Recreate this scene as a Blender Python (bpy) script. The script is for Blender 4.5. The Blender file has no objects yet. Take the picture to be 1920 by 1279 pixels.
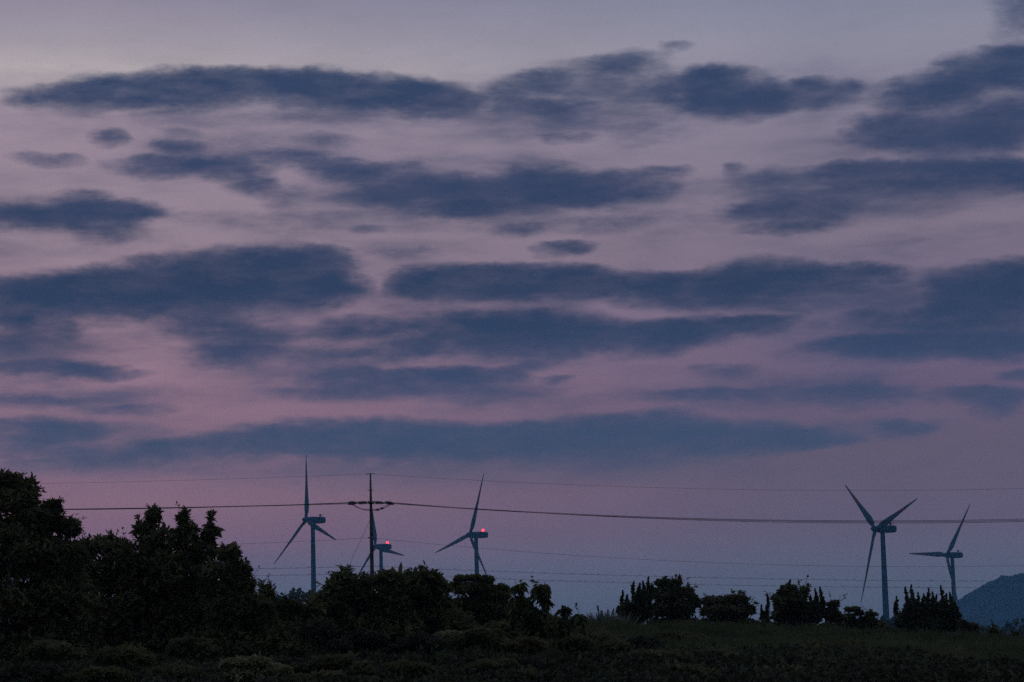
import bpy, math, random
import numpy as np
from mathutils import Vector, Matrix

rng = np.random.default_rng(7)
random.seed(7)
C = bpy.context.scene.collection
R = math.radians

# ------------------------------------------------------------------ camera
FPX = 4533.0                     # focal length in photo pixels (85 mm on 36 mm)
EYE = np.array([0.0, 0.0, 1.6])
PITCH, ROLL = math.atan((1215 - 639.5) / FPX), R(1.4)
_F = np.array([0, math.cos(PITCH), math.sin(PITCH)])
_U0 = np.array([0, -math.sin(PITCH), math.cos(PITCH)])
_R0 = np.array([1.0, 0, 0])
CR = _R0 * math.cos(ROLL) - _U0 * math.sin(ROLL)
CU = _U0 * math.cos(ROLL) + _R0 * math.sin(ROLL)


def ray(px, py):
    d = _F + CR * (px - 960) / FPX + CU * (639.5 - py) / FPX
    return d / np.linalg.norm(d)


def at(px, py, Y):
    d = ray(px, py)
    return EYE + d * (Y / d[1])


cam_d = bpy.data.cameras.new('camera')
cam_d.lens = 85
cam_d.sensor_width = 36
cam_d.clip_start = 0.5
cam_d.clip_end = 60000
cam = bpy.data.objects.new('camera', cam_d)
C.objects.link(cam)
M = Matrix(((CR[0], CU[0], -_F[0], EYE[0]), (CR[1], CU[1], -_F[1], EYE[1]), (CR[2], CU[2], -_F[2], EYE[2]), (0, 0, 0, 1)))
cam.matrix_world = M
bpy.context.scene.camera = cam


def lin(c):
    return tuple(((v / 255) / 12.92 if v / 255 <= 0.04045 else ((v / 255 + 0.055) / 1.055) ** 2.4) for v in c)


# ------------------------------------------------------------------ materials
def mat(name, col, rough=0.7, var=0.0, scale=3.0, metallic=0.0, spec=0.3, col2=None, transl=0.0, bump=0.0):
    m = bpy.data.materials.new(name)
    m.use_nodes = True
    nt = m.node_tree
    b = nt.nodes['Principled BSDF']
    b.inputs['Roughness'].default_value = rough
    b.inputs['Metallic'].default_value = metallic
    b.inputs['Specular IOR Level'].default_value = spec
    b.inputs['Base Color'].default_value = (*col, 1)
    if var > 0 or col2:
        tc = nt.nodes.new('ShaderNodeTexCoord')
        nz = nt.nodes.new('ShaderNodeTexNoise')
        nz.inputs['Scale'].default_value = scale
        nz.inputs['Detail'].default_value = 5
        nt.links.new(tc.outputs['Object'], nz.inputs['Vector'])
        rp = nt.nodes.new('ShaderNodeValToRGB')
        a = tuple(max(0, v * (1 - var)) for v in col)
        z = col2 if col2 else tuple(v * (1 + var) for v in col)
        rp.color_ramp.elements[0].position = 0.35
        rp.color_ramp.elements[1].position = 0.65
        rp.color_ramp.elements[0].color = (*a, 1)
        rp.color_ramp.elements[1].color = (*z, 1)
        nt.links.new(nz.outputs['Fac'], rp.inputs['Fac'])
        nt.links.new(rp.outputs['Color'], b.inputs['Base Color'])
        if bump > 0:
            bp = nt.nodes.new('ShaderNodeBump')
            bp.inputs['Strength'].default_value = bump
            nt.links.new(nz.outputs['Fac'], bp.inputs['Height'])
            nt.links.new(bp.outputs['Normal'], b.inputs['Normal'])
        if transl > 0:
            tr = nt.nodes.new('ShaderNodeBsdfTranslucent')
            nt.links.new(rp.outputs['Color'], tr.inputs['Color'])
            mx = nt.nodes.new('ShaderNodeMixShader')
            mx.inputs['Fac'].default_value = transl
            nt.links.new(b.outputs['BSDF'], mx.inputs[1])
            nt.links.new(tr.outputs['BSDF'], mx.inputs[2])
            nt.links.new(mx.outputs['Shader'], nt.nodes['Material Output'].inputs['Surface'])
    return m


def emit(name, col, s):
    m = bpy.data.materials.new(name)
    m.use_nodes = True
    b = m.node_tree.nodes['Principled BSDF']
    b.inputs['Base Color'].default_value = (*col, 1)
    b.inputs['Emission Color'].default_value = (*col, 1)
    b.inputs['Emission Strength'].default_value = s
    return m


MT = {
    'tower': mat('dusk_shaded_tower_paint', (0.024, 0.080, 0.135), 0.6, 0.06, 0.15, spec=.06),  # white tower; its backlit dusk shade is put into the base colour
    'nacelle': mat('dusk_shaded_fibreglass', (0.024, 0.072, 0.12), 0.6, 0.06, 0.4, spec=.06),  # nacelle and hub: white shell darkened to blue-grey for the dusk silhouette
    'blade': mat('dusk_shaded_blade_gelcoat', (0.028, 0.082, 0.132), 0.6, 0.05, 0.3, spec=.06),  # white blades, silhouette shade and blue dusk tint mixed into the colour
    'band': mat('red_blade_band', (0.11, 0.035, 0.05), 0.6, 0.1, 0.5),
    'pole': mat('weathered_concrete_pole', (0.055, 0.045, 0.045), 0.85, 0.25, 2.0, bump=0.2),
    'steel': mat('galvanised_steel', (0.12, 0.12, 0.12), 0.6, 0.2, 5.0, metallic=0.4),
    'insul': mat('brown_porcelain', (0.07, 0.045, 0.04), 0.35, 0.2, 6.0, spec=0.5),
    'wire': mat('black_cable_sheath', (0.025, 0.025, 0.027), 0.6, 0.2, 4.0),
    'tel': mat('grey_cable_sheath', (0.10, 0.10, 0.11), 0.7, 0.2, 4.0),
    'lamp': emit('red_beacon_glow', (1.0, 0.012, 0.022), 12.0),
    'lens_off': mat('unlit_red_lens', (0.2, 0.03, 0.03), 0.2, 0.1, 5.0),
    'bark': mat('rough_bark', (0.07, 0.055, 0.045), 0.95, 0.4, 8.0, bump=0.5),
    'leaf_glossy': mat('dark_evergreen_leaf', (0.116, 0.107, 0.056), 0.45, 0.45, 1.6, col2=(0.165, 0.148, 0.076), transl=0.42, spec=0.06),
    'leaf_soft': mat('soft_compound_leaf', (0.091, 0.097, 0.044), 0.6, 0.4, 1.2, col2=(0.146, 0.138, 0.064), transl=0.42, spec=0.06),
    'leaf_big': mat('broad_green_leaf', (0.091, 0.097, 0.040), 0.55, 0.4, 1.4, col2=(0.140, 0.133, 0.060), transl=0.42, spec=0.06),
    'leaf_fine': mat('fine_dark_leaf', (0.098, 0.097, 0.050), 0.6, 0.4, 1.2, col2=(0.146, 0.133, 0.068), transl=0.42, spec=0.06),
    'leaf_pale': mat('pale_olive_leaf', (0.20, 0.21, 0.10), 0.7, 0.35, 1.5, col2=(0.28, 0.26, 0.14), transl=0.3, spec=0.06),
    'juniper': mat('juniper_scale_leaf', (0.055, 0.059, 0.034), 0.8, 0.4, 1.5, col2=(0.085, 0.087, 0.048), transl=0.2, spec=0.06),
    'grass': mat('summer_grass', (0.070, 0.085, 0.040), 0.8, 0.4, 0.35, col2=(0.115, 0.115, 0.055), transl=0.3, spec=0.06),
    'plume': mat('pale_grass_stalk', (0.12, 0.13, 0.10), 0.8, 0.3, 2.0, col2=(0.17, 0.17, 0.14), transl=0.3),
    'under': mat('undergrowth_leaf', (0.050, 0.052, 0.036), 0.8, 0.5, 0.5, col2=(0.085, 0.085, 0.055), transl=0.2, spec=0.06),
    'soil': mat('grassy_soil', (0.030, 0.034, 0.020), 0.95, 0.4, 0.3, col2=(0.05, 0.052, 0.03), bump=0.4, spec=0.0),
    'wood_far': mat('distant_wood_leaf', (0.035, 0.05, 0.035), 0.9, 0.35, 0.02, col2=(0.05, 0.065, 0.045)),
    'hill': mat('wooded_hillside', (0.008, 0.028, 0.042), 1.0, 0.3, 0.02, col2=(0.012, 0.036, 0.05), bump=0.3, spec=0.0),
}


# ------------------------------------------------------------------ object helpers
def tag(o, label=None, cat=None, group=None, kind=None):
    if label: o['label'] = label
    if cat: o['category'] = cat
    if group: o['group'] = group
    if kind: o['kind'] = kind
    return o


def empty(name, loc, rz=0.0):
    o = bpy.data.objects.new(name, None)
    o.empty_display_size = 0.5
    o.location = loc
    o.rotation_euler = (0, 0, rz)
    C.objects.link(o)
    return o


def obj(name, V, Fc, m, parent=None, smooth=False, origin=None):
    """link one mesh object; V in world space is shifted to the parent's (or given) origin."""
    V = np.asarray(V, float).reshape(-1, 3)
    if origin is not None:
        V = V - np.asarray(origin, float)
    me = bpy.data.meshes.new(name)
    if isinstance(Fc, np.ndarray):
        n, k = Fc.shape
        me.vertices.add(len(V))
        me.vertices.foreach_set('co', V.astype(np.float32).ravel())
        me.loops.add(n * k)
        me.loops.foreach_set('vertex_index', Fc.astype(np.int32).ravel())
        me.polygons.add(n)
        me.polygons.foreach_set('loop_start', np.arange(0, n * k, k, dtype=np.int32))
        me.polygons.foreach_set('loop_total', np.full(n, k, dtype=np.int32))
        me.update(calc_edges=True)
    else:
        me.from_pydata([tuple(v) for v in V], [], Fc)
    me.materials.append(m)
    if smooth:
        me.polygons.foreach_set('use_smooth', np.ones(len(me.polygons), bool))
    o = bpy.data.objects.new(name, me)
    if origin is not None and parent is None:
        o.location = origin
    o.parent = parent
    C.objects.link(o)
    return o


class MB:
    def __init__(self):
        self.v, self.f = [], []

    def tube(self, pts, rad, n=8, cap=True):
        pts = [np.asarray(p, float) for p in pts]
        if not hasattr(rad, '__len__'): rad = [rad] * len(pts)
        b0 = len(self.v)
        ref = None
        for i, p in enumerate(pts):
            t = pts[min(i + 1, len(pts) - 1)] - pts[max(i - 1, 0)]
            t = t / (np.linalg.norm(t) + 1e-9)
            if ref is None:
                ref = np.array([0, 0, 1.0]) if abs(t[2]) < 0.9 else np.array([1.0, 0, 0])
            a = np.cross(t, ref); a /= np.linalg.norm(a) + 1e-9
            b = np.cross(a, t)
            ref = b
            for k in range(n):
                an = 2 * math.pi * k / n
                self.v.append(p + rad[i] * (a * math.cos(an) + b * math.sin(an)))
        for i in range(len(pts) - 1):
            for k in range(n):
                q = b0 + i * n
                self.f.append((q + k, q + (k + 1) % n, q + n + (k + 1) % n, q + n + k))
        if cap:
            self.f.append(tuple(b0 + k for k in range(n))[::-1])
            self.f.append(tuple(b0 + (len(pts) - 1) * n + k for k in range(n)))
        return self

    def loft(self, rings, cap=True):
        b0 = len(self.v)
        n = len(rings[0])
        for r in rings: self.v.extend([np.asarray(p, float) for p in r])
        for i in range(len(rings) - 1):
            for k in range(n):
                q = b0 + i * n
                self.f.append((q + k, q + (k + 1) % n, q + n + (k + 1) % n, q + n + k))
        if cap:
            self.f.append(tuple(b0 + k for k in range(n))[::-1])
            self.f.append(tuple(b0 + (len(rings) - 1) * n + k for k in range(n)))
        return self

    def build(self, name, m, parent=None, smooth=True, origin=None):
        return obj(name, np.array(self.v), self.f, m, parent, smooth, origin)


# ------------------------------------------------------------------ terrain
def fbm2(x, y, seed=0, octs=4, f=1.0):
    x = np.asarray(x, float); y = np.asarray(y, float)
    s, a = 0, 1.0
    r = np.random.default_rng(seed)
    for o in range(octs):
        for k in range(3):
            th = r.uniform(0, 6.28); ph = r.uniform(0, 6.28)
            s = s + a / 3 * np.sin((x * math.cos(th) + y * math.sin(th)) * f * r.uniform(.7, 1.3) + ph)
        a *= 0.5; f *= 2.1
    return s


def ground(x, y):
    x = np.asarray(x, float); y = np.asarray(y, float)
    zc = np.clip(2.47 - 0.066 * x, 0.9, 2.9)
    up = zc * np.clip(y / 90, 0, 1) ** 0.9
    t = np.clip((y - 96) / 170, 0, 1); t = t * t * (3 - 2 * t)
    z = np.where(y <= 96, up, zc * (1 - t) + (-10.0) * t)
    t2 = np.clip((y - 300) / 700, 0, 1)
    z = z - 6 * t2 * t2 * (3 - 2 * t2)
    t3 = np.clip((np.abs(x) - 120) / 400, 0, 1)
    z = np.where(y <= 96, z * (1 - t3) + -3 * t3, z)
    return z + 0.10 * fbm2(x, y, 3, 3, 0.35) * np.clip((y - 5) / 30, 0, 1)


ys = np.concatenate([np.linspace(-60, 0, 10), np.linspace(3, 130, 90), np.linspace(136, 420, 40), np.geomspace(450, 4850, 30)])
xs_h = np.concatenate([np.linspace(0, 40, 50), np.geomspace(42, 3250, 38)])
xs = np.concatenate([-xs_h[::-1][:-1], xs_h])
X, Y = np.meshgrid(xs, ys)
Z = ground(X, Y)
nx, ny = len(xs), len(ys)
I = np.arange(nx * ny).reshape(ny, nx)
F4 = np.stack([I[:-1, :-1], I[:-1, 1:], I[1:, 1:], I[1:, :-1]], -1).reshape(-1, 4)
tag(obj('ground', np.stack([X, Y, Z], -1), F4, MT['soil'], smooth=True), kind='structure')

# hill far right: heightfield with a canopy-rough surface
HY = 4200.0
hp = [(1700, 1215), (1730, 1192), (1760, 1162), (1790, 1136), (1800, 1126), (1830, 1105), (1860, 1089), (1890, 1077), (1920, 1071), (1955, 1067), (2000, 1070), (2060, 1085), (2130, 1110), (2220, 1150), (2330, 1200)]
hx = np.array([at(a, b, HY)[0] for a, b in hp]); hz = np.array([at(a, b, HY)[2] for a, b in hp])
gx = np.arange(hx[0] - 40, hx[-1] + 60, 5.0); gy = np.arange(-420, 421, 9.0)
GX, GY = np.meshgrid(gx, gy)
pr = np.interp(gx, hx, hz, left=-16, right=-16)
for _ in range(3): pr = np.convolve(np.pad(pr, 9, mode='edge'), np.ones(19) / 19, 'valid')
prof = np.broadcast_to(pr, GX.shape)
zz = -17 + (prof + 17) * np.clip(1 - (GY / 420) ** 2, 0, 1) ** 1.2 * (1 + 0.05 * fbm2(GX * .01, GY * .01, 5, 3, 1.2))
zz = zz / 1.0
rough = np.abs(fbm2(GX, GY, 9, 3, 0.22)) * 5.0 + rng.uniform(0, 2.2, GX.shape)
zz = zz + rough * np.clip((zz + 17) / 25, 0, 1) - 3.0
I = np.arange(GX.size).reshape(GX.shape)
F4 = np.stack([I[:-1, :-1], I[:-1, 1:], I[1:, 1:], I[1:, :-1]], -1).reshape(-1, 4)
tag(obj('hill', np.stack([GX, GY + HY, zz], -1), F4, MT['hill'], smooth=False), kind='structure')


# ------------------------------------------------------------------ foliage machinery
def norm(a):
    return a / (np.linalg.norm(a, axis=-1, keepdims=True) + 1e-9)


def leaves(P, D, L, W, fold=0.25, droop=0.0, rnd=1.0):
    """P base, D direction (N,3), L length, W half width -> verts, faces of folded six-point leaves."""
    N = len(P)
    D = norm(D)
    up = np.tile([0, 0, 1.0], (N, 1)) + rng.normal(0, 0.5 * rnd, (N, 3))
    S = norm(np.cross(D, up)); Nn = np.cross(S, D)
    L = np.broadcast_to(L, (N,))[:, None]; W = np.broadcast_to(W, (N,))[:, None]
    dz = np.array([[0, 0, -1.0]])
    def pt(t, w, h):
        return P + D * (t * L) + S * (w * W) + Nn * (h * W) + dz * (droop * t * t * L)
    v = np.stack([pt(0, 0, 0), pt(.35, 1, fold), pt(.72, .7, fold * .7), pt(1, 0, 0), pt(.72, -.7, fold * .7), pt(.35, -1, fold)], 1)
    b = np.arange(N)[:, None] * 6
    f = np.concatenate([b + np.array([[0, 1, 2, 3]]), b + np.array([[0, 3, 4, 5]])], 0)
    return v.reshape(-1, 3), f


class Fol:
    def __init__(self): self.v, self.f, self.n = [], [], 0

    def add(self, V, F):
        self.v.append(V); self.f.append(F + self.n); self.n += len(V)

    def rosettes(self, P, A, k, L, W, spread=(0.5, 1.3), droop=0.1, fold=0.25):
        n = len(P)
        A = norm(A)
        ref = norm(rng.normal(size=(n, 3)))
        B = norm(np.cross(A, ref)); Cc = np.cross(A, B)
        ang = rng.uniform(0, 6.28, (n, k)); sp = rng.uniform(*spread, (n, k))
        D = (A[:, None] * np.cos(sp)[..., None] + (B[:, None] * np.cos(ang)[..., None] + Cc[:, None] * np.sin(ang)[..., None]) * np.sin(sp)[..., None])
        off = rng.uniform(-.5, .1, (n, k, 1)) * A[:, None] * L
        PP = (P[:, None] + off).reshape(-1, 3)
        ll = L * rng.uniform(.7, 1.12, n * k) * np.repeat(rng.uniform(.6, 1.22, n), k)
        self.add(*leaves(PP, D.reshape(-1, 3), ll, W * ll / L, fold, droop))

    def build(self, name, m, parent, origin):
        return obj(name, np.concatenate(self.v), np.concatenate(self.f), m, parent, False, origin)


def ball(n):
    return norm(rng.normal(size=(n, 3)))


def blob_world(b, Y):
    """(cx, cy, rx, ry[, depth shift]) in photo pixels at distance Y -> centre and radii in metres."""
    y = Y + (b[4] if len(b) > 4 else 0)
    s = y / FPX
    return at(b[0], b[1], y), np.array([b[2] * s, min(max(b[2], b[3]), 1.3 * b[2] + 8) * s, b[3] * s])


def plant(name, label, cat, group, Y, blobs, style, m, base=None, leaf=None, dens=1.0, sprigs=(), stem=0.05, core=True):
    """a tree or shrub: an Empty at its base, a trunk with limbs and a crown of separate leaves."""
    if Y >= 94:                            # lowest branches reach the grass
        lo = max(b[1] + b[3] for b in blobs); x0_ = min(b[0] - b[2] for b in blobs); x1_ = max(b[0] + b[2] for b in blobs)
        blobs = list(blobs) + [((x0_ + x1_) / 2 + d_ * (x1_ - x0_), lo + 6, (x1_ - x0_) * .34, 14) for d_ in (-.22, .22)]
    cs = [blob_world(b, Y) for b in blobs]
    bx = base if base is not None else float(np.mean([c[0][0] for c in cs]))
    o = np.array([bx, Y, float(ground(bx, Y)) - 0.05])
    root = empty(name, o)
    tag(root, label, cat, group)
    s = Y / FPX
    L, W, k, spread, droop = {
        'rosette': (13, 2.3, 9, (0.5, 1.35), 0.10),
        'compound': (19, 2.6, 9, (0.35, 1.2), 0.30),
        'fine': (6.5, 1.7, 9, (0.3, 1.5), 0.1),
        'big': (19, 4.6, 7, (0.9, 1.7), 0.65),
        'twig': (9, 2.0, 9, (0.3, 1.2), 0.1),
    }[style]
    L *= s; W *= s
    if leaf: L *= leaf; W *= leaf
    fo = Fol()
    for c, r in cs:
        area = (r[0] * r[2] + r[0] * r[1] + r[1] * r[2]) * 4.2
        n = int(max(10, dens * 2.3 * area / (L * L * 1.5)))
        u = ball(n)
        u = u[(u[:, 2] > -0.75)]
        rad = rng.uniform(0.62, 1.03, (len(u), 1)) ** 0.7
        rin = np.maximum(r - .42 * L, .45 * r)
        P = c + u * rin * rad
        A = norm(u * [1, 1, .8]) * 0.7 + np.array([0, 0, 0.75]) + rng.normal(0, .35, u.shape)
        fo.rosettes(P, A, k, L, W, spread, droop)
        if core:
            n2 = int(max(8, 1.2 * area / (L * L * 5)))
            u2 = ball(n2)
            P2 = c + u2 * r * rng.uniform(.2, .75, (n2, 1))
            fo.rosettes(P2, ball(n2), 6, L * 1.5, W * 2.2, (0.2, 1.5), 0.05)
    for q in sprigs:                       # lone shoots that break the outline: (px, py, reach px, lean x)
        tip = at(q[0], q[1], Y); ln = q[2] * s
        axis = norm(np.array([[q[3], rng.uniform(-.3, .3), 1.0]]))[0]
        m_ = max(3, int(q[2] / 6))
        for j in range(m_):
            P = (tip - axis * ln * (j / m_) - axis * L * .5)[None] + rng.normal(0, .15 * L, (1, 3))
            fo.rosettes(P, axis[None] + rng.normal(0, .2, (1, 3)), k, L * .95, W, spread, droop)
    twig_tubes = []
    for _ in range({'rosette': 16, 'compound': 10, 'twig': 9}.get(style, 3)):     # bare shoots that stick out of the crown
        c, r = cs[int(rng.integers(0, len(cs)))]
        u = norm(ball(1)[0] * [1, .5, .6] + [0, 0, .55])
        a_, b_ = c + u * r * .5, c + u * (r + rng.uniform(6, 20) * s)
        mid_ = (a_ + b_) / 2 + rng.normal(0, 3 * s, 3)
        twig_tubes.append((a_, mid_, b_))
        for t_ in (.55, .8, 1.0):
            q_ = a_ + (b_ - a_) * t_
            fo.rosettes(q_[None], (b_ - a_)[None] + rng.normal(0, .2, (1, 3)) * np.linalg.norm(b_ - a_), 3, L * .6, W * .6, (.2, .9), droop)
    fo.build('crown', m, root, o)
    mb = MB()
    for a_, m_, b_ in twig_tubes: mb.tube([a_, m_, b_], [.35 * s, .28 * s, .12 * s], 5)
    hgt = max(c[0][2] + c[1][2] for c in cs) - o[2]
    fork = o + np.array([0.1 * hgt, 0, hgt * .28])
    r0 = max(0.02, stem * hgt * .6)
    mb.tube([o - [0, 0, .15], o + [0.03 * hgt, 0.02, hgt * .12], fork], [r0 * 1.25, r0, r0 * .85], 8)
    for c, r in cs:
        tip = c + np.array([0, 0, r[2] * .55])
        d = c - fork
        mid = fork + d * .5 + np.array([0, 0, -0.06 * np.linalg.norm(d)]) + rng.normal(0, .04, 3) * np.linalg.norm(d)
        mb.tube([fork + rng.normal(0, r0 * .2, 3), mid, c, tip], [r0 * .6, r0 * .42, r0 * .25, r0 * .08], 6)
        for _ in range(3):
            u = ball(1)[0] * r * .8; u[2] = abs(u[2])
            mb.tube([c, c + u * .5 + [0, 0, .02], c + u], [r0 * .2, r0 * .13, r0 * .05], 5)
    for q in sprigs:
        tip = at(q[0], q[1], Y)
        axis = norm(np.array([q[3], 0, 1.0]))
        mb.tube([tip - axis * q[2] * s * 1.5, tip - axis * q[2] * s * .6, tip], [.010, .008, .004], 5)
    mb.build('trunk', MT['bark'], root, True, o)
    return root


def juniper(name, label, cat, group, Y, tips, body, base=None, lean=0.0):
    """flame-shaped juniper: every spire a curl of scale-leaf sprays, on one dense body."""
    cs = [blob_world(b, Y) for b in body]
    bx = base if base is not None else float(np.mean([c[0][0] for c in cs]))
    o = np.array([bx, Y, float(ground(bx, Y)) - 0.05])
    root = empty(name, o); tag(root, label, cat, group)
    s = Y / FPX
    fo, mb = Fol(), MB()
    hgt = max(at(t[0], t[1], Y)[2] for t in tips) - o[2]
    mb.tube([o - [0, 0, .15], o + [0.03, 0, hgt * .3], o + [0.0, 0.05, hgt * .55]], [.09, .075, .04], 8)
    for t in tips:                          # (px, py, height px, radius px)
        dy = t[4] if len(t) > 4 else rng.uniform(-.5, .5)
        tip = at(t[0], t[1], Y + dy); h = t[2] * s; r = t[3] * s
        n = int(34 * max(1, t[2] / 14) * max(1, t[3] / 5))
        w = rng.uniform(0, 1, n) ** 1.1
        ph = rng.uniform(0, 6.28)
        cx = np.stack([0.5 * r * np.sin(w * 5 + ph) + lean * h * (1 - w), 0.5 * r * np.cos(w * 5 + ph), -h * w], -1)
        rr = r * (0.05 + 1.05 * w) * rng.uniform(.35, 1, n)
        an = rng.uniform(0, 6.28, n)
        rad = np.stack([np.cos(an), np.sin(an), 0 * an], -1)
        P = tip + cx * w[:, None] ** .5 + rad * rr[:, None] * .75 - [0, 0, .05]
        A = rad * (.10 + .55 * w[:, None]) + np.array([0.12, 0, 1.0])
        for lo_, hi_, ln_ in ((-1, .3, 4.2), (.3, .6, 5.2), (.6, 2, 6.2)):
            k_ = (w >= lo_) & (w < hi_)
            if k_.any():
                fo.rosettes(P[k_], A[k_], 7, ln_ * s, .2 * ln_ * s, (0.08, 0.3 + .12 * ln_ * (ln_ > 5)), -0.05, 0.15)
        fo.rosettes(tip[None] - [0, 0, .06], np.array([[.1, 0, 1.0]]), 5, 4.5 * s, .8 * s, (0.03, .2), -.05, .15)
        mb.tube([o + [(tip[0] - o[0]) * .5, (tip[1] - o[1]) * .5, hgt * .35], tip - [0, 0, h * .8], tip - [0, 0, h * .1]], [.03, .018, .006], 5)
    for c, r in cs:
        area = (r[0] * r[2] + r[0] * r[1] + r[1] * r[2]) * 4.2
        n = int(area / (25 * s * s) * 1.0)
        u = ball(n)
        P = c + u * r * rng.uniform(.55, 1.0, (n, 1))
        fo.rosettes(P, u * .55 + np.array([0.1, 0, .9]), 6, 7 * s, 1.5 * s, (0.15, .8), 0, .15)
        n2 = max(8, n // 8)
        fo.rosettes(c + ball(n2) * r * rng.uniform(.1, .7, (n2, 1)), ball(n2), 6, 14 * s, 5 * s, (.2, 1.5), 0, .15)
    fo.build('crown', MT['juniper'], root, o)
    mb.build('trunk', MT['bark'], root, True, o)
    return root


# ------------------------------------------------------------------ near trees, left
plant('evergreen_tree', 'tall dark evergreen tree at the left edge, its crown the highest of all the greenery', 'tree', 'dark evergreen trees at the left', 44,
      [(-20, 915, 40, 34), (18, 905, 24, 22), (50, 914, 26, 22), (25, 940, 55, 30), (98, 950, 22, 16), (75, 975, 55, 34), (128, 990, 28, 22), (30, 1030, 95, 70),
       (110, 1050, 60, 50), (20, 1130, 110, 90), (120, 1150, 80, 85), (60, 1240, 130, 80)], 'rosette', MT['leaf_glossy'],
      sprigs=[(8, 878, 22, .1), (40, 889, 18, -.1), (62, 892, 16, .3), (78, 908, 20, .5), (112, 932, 24, .3), (120, 950, 18, .5), (152, 986, 20, .5), (168, 1000, 14, .4)])
plant('evergreen_tree', 'dark evergreen tree with three leafy shoots rising into the power line', 'tree', 'dark evergreen trees at the left', 46,
      [(288, 972, 20, 20), (268, 992, 20, 16), (345, 975, 16, 20), (352, 1000, 26, 26), (393, 1000, 15, 22), (305, 1012, 45, 26), (372, 1035, 42, 32), (210, 1025, 35, 18), (182, 1028, 26, 20), (160, 1032, 26, 22), (170, 1080, 55, 40),
       (245, 1050, 60, 40), (310, 1080, 90, 55), (250, 1150, 90, 80), (350, 1160, 90, 80), (290, 1240, 120, 80)], 'rosette', MT['leaf_glossy'],
      sprigs=[(292, 946, 26, .05), (276, 955, 20, -.4), (252, 966, 20, -.7), (342, 948, 24, -.05), (352, 950, 18, .3), (392, 956, 26, 0), (402, 956, 16, .5), (404, 985, 20, .6), (400, 1012, 18, .7), (204, 994, 22, .1), (214, 998, 14, .5), (250, 995, 20, -.5), (186, 1002, 14, -.2)])
plant('evergreen_tree', 'lower dark evergreen tree sloping down to the right before the bright turbine', 'tree', 'dark evergreen trees at the left', 45,
      [(425, 1040, 20, 18), (440, 1038, 14, 14), (450, 1068, 24, 24), (462, 1098, 20, 22), (415, 1090, 50, 45), (440, 1150, 60, 50), (480, 1150, 40, 40), (430, 1230, 90, 70), (520, 1225, 60, 60)], 'rosette', MT['leaf_glossy'],
      sprigs=[(438, 1024, 16, .2), (420, 1024, 14, -.2), (466, 1058, 16, .5), (476, 1078, 16, .7), (482, 1092, 14, .6)])
plant('shrub', 'thin leggy shrub with sparse leaf whorls in the gap left of the first turbine tower', 'shrub', None, 47,
      [(498, 1108, 14, 11), (508, 1130, 22, 18), (532, 1138, 28, 18), (562, 1142, 28, 18), (590, 1144, 24, 16), (550, 1180, 60, 36)], 'compound', MT['leaf_soft'], leaf=.75, dens=.8,
      sprigs=[(490, 1086, 24, -.2), (505, 1085, 22, .1), (516, 1098, 18, .5), (535, 1108, 20, .1), (555, 1120, 18, .2)])

# ------------------------------------------------------------------ middle thicket
plant('sumac_tree', 'dark bushy tree with pointed leaf fans, behind it the foot of the utility pole', 'tree', 'bushy trees in the middle thicket', 52,
      [(645, 1082, 24, 12), (632, 1100, 26, 18), (668, 1095, 34, 18), (705, 1090, 28, 16), (735, 1088, 26, 16), (610, 1124, 24, 16), (590, 1136, 20, 14), (660, 1130, 60, 36), (720, 1130, 50, 40),
       (640, 1180, 80, 50), (720, 1190, 80, 60)], 'compound', MT['leaf_soft'],
      sprigs=[(652, 1062, 22, .1), (630, 1072, 20, -.5), (616, 1088, 20, -.6), (688, 1072, 16, .1), (720, 1062, 22, 0), (735, 1068, 18, .3), (577, 1118, 18, -.5), (600, 1104, 16, -.3)])
plant('sumac_tree', 'dark bushy tree with a spiky leafy top between utility pole and second lit turbine', 'tree', 'bushy trees in the middle thicket', 53,
      [(765, 1085, 28, 14), (798, 1080, 24, 14), (825, 1098, 22, 16), (770, 1110, 48, 28), (815, 1125, 40, 30), (770, 1165, 70, 55), (830, 1175, 60, 50)], 'compound', MT['leaf_soft'],
      sprigs=[(758, 1066, 18, -.2), (776, 1064, 18, .1), (800, 1058, 22, .1), (812, 1066, 16, .5), (838, 1084, 14, .5)])
plant('acacia_tree', 'fine leaved tree with a flat layered crown at the foot of the middle lit turbine', 'tree', None, 57,
      [(862, 1086, 14, 7), (885, 1084, 22, 7), (908, 1088, 22, 9), (850, 1100, 16, 10), (890, 1104, 40, 14), (938, 1104, 20, 10), (925, 1118, 36, 16), (880, 1140, 50, 24), (930, 1150, 50, 30)], 'fine', MT['leaf_fine'], dens=.9,
      sprigs=[(862, 1077, 10, .1), (884, 1077, 8, 0), (915, 1080, 8, .3)])
plant('broadleaf_tree', 'small tree with two bunches of large drooping leaves against the sky', 'tree', None, 50,
      [(972, 1102, 18, 12), (1016, 1104, 18, 14), (1022, 1126, 12, 14), (975, 1128, 24, 18), (985, 1150, 40, 28), (960, 1190, 60, 40), (1030, 1175, 40, 30)], 'big', MT['leaf_big'], dens=.75, core=False, leaf=.92,
      sprigs=[(965, 1088, 14, -.3), (978, 1087, 14, .3), (1006, 1090, 16, -.2), (1022, 1090, 16, .3), (1032, 1106, 14, .8)])
plant('broadleaf_shrub', 'low shrub holding one bunch of large drooping leaves right of the taller broadleaf tree', 'shrub', None, 49,
      [(1058, 1142, 13, 9), (1086, 1156, 15, 9), (1052, 1170, 30, 16), (1075, 1190, 40, 26)], 'big', MT['leaf_big'], dens=.75, core=False, leaf=.85,
      sprigs=[(1052, 1136, 10, -.4), (1066, 1136, 10, .4), (1096, 1154, 10, .8)])

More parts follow.
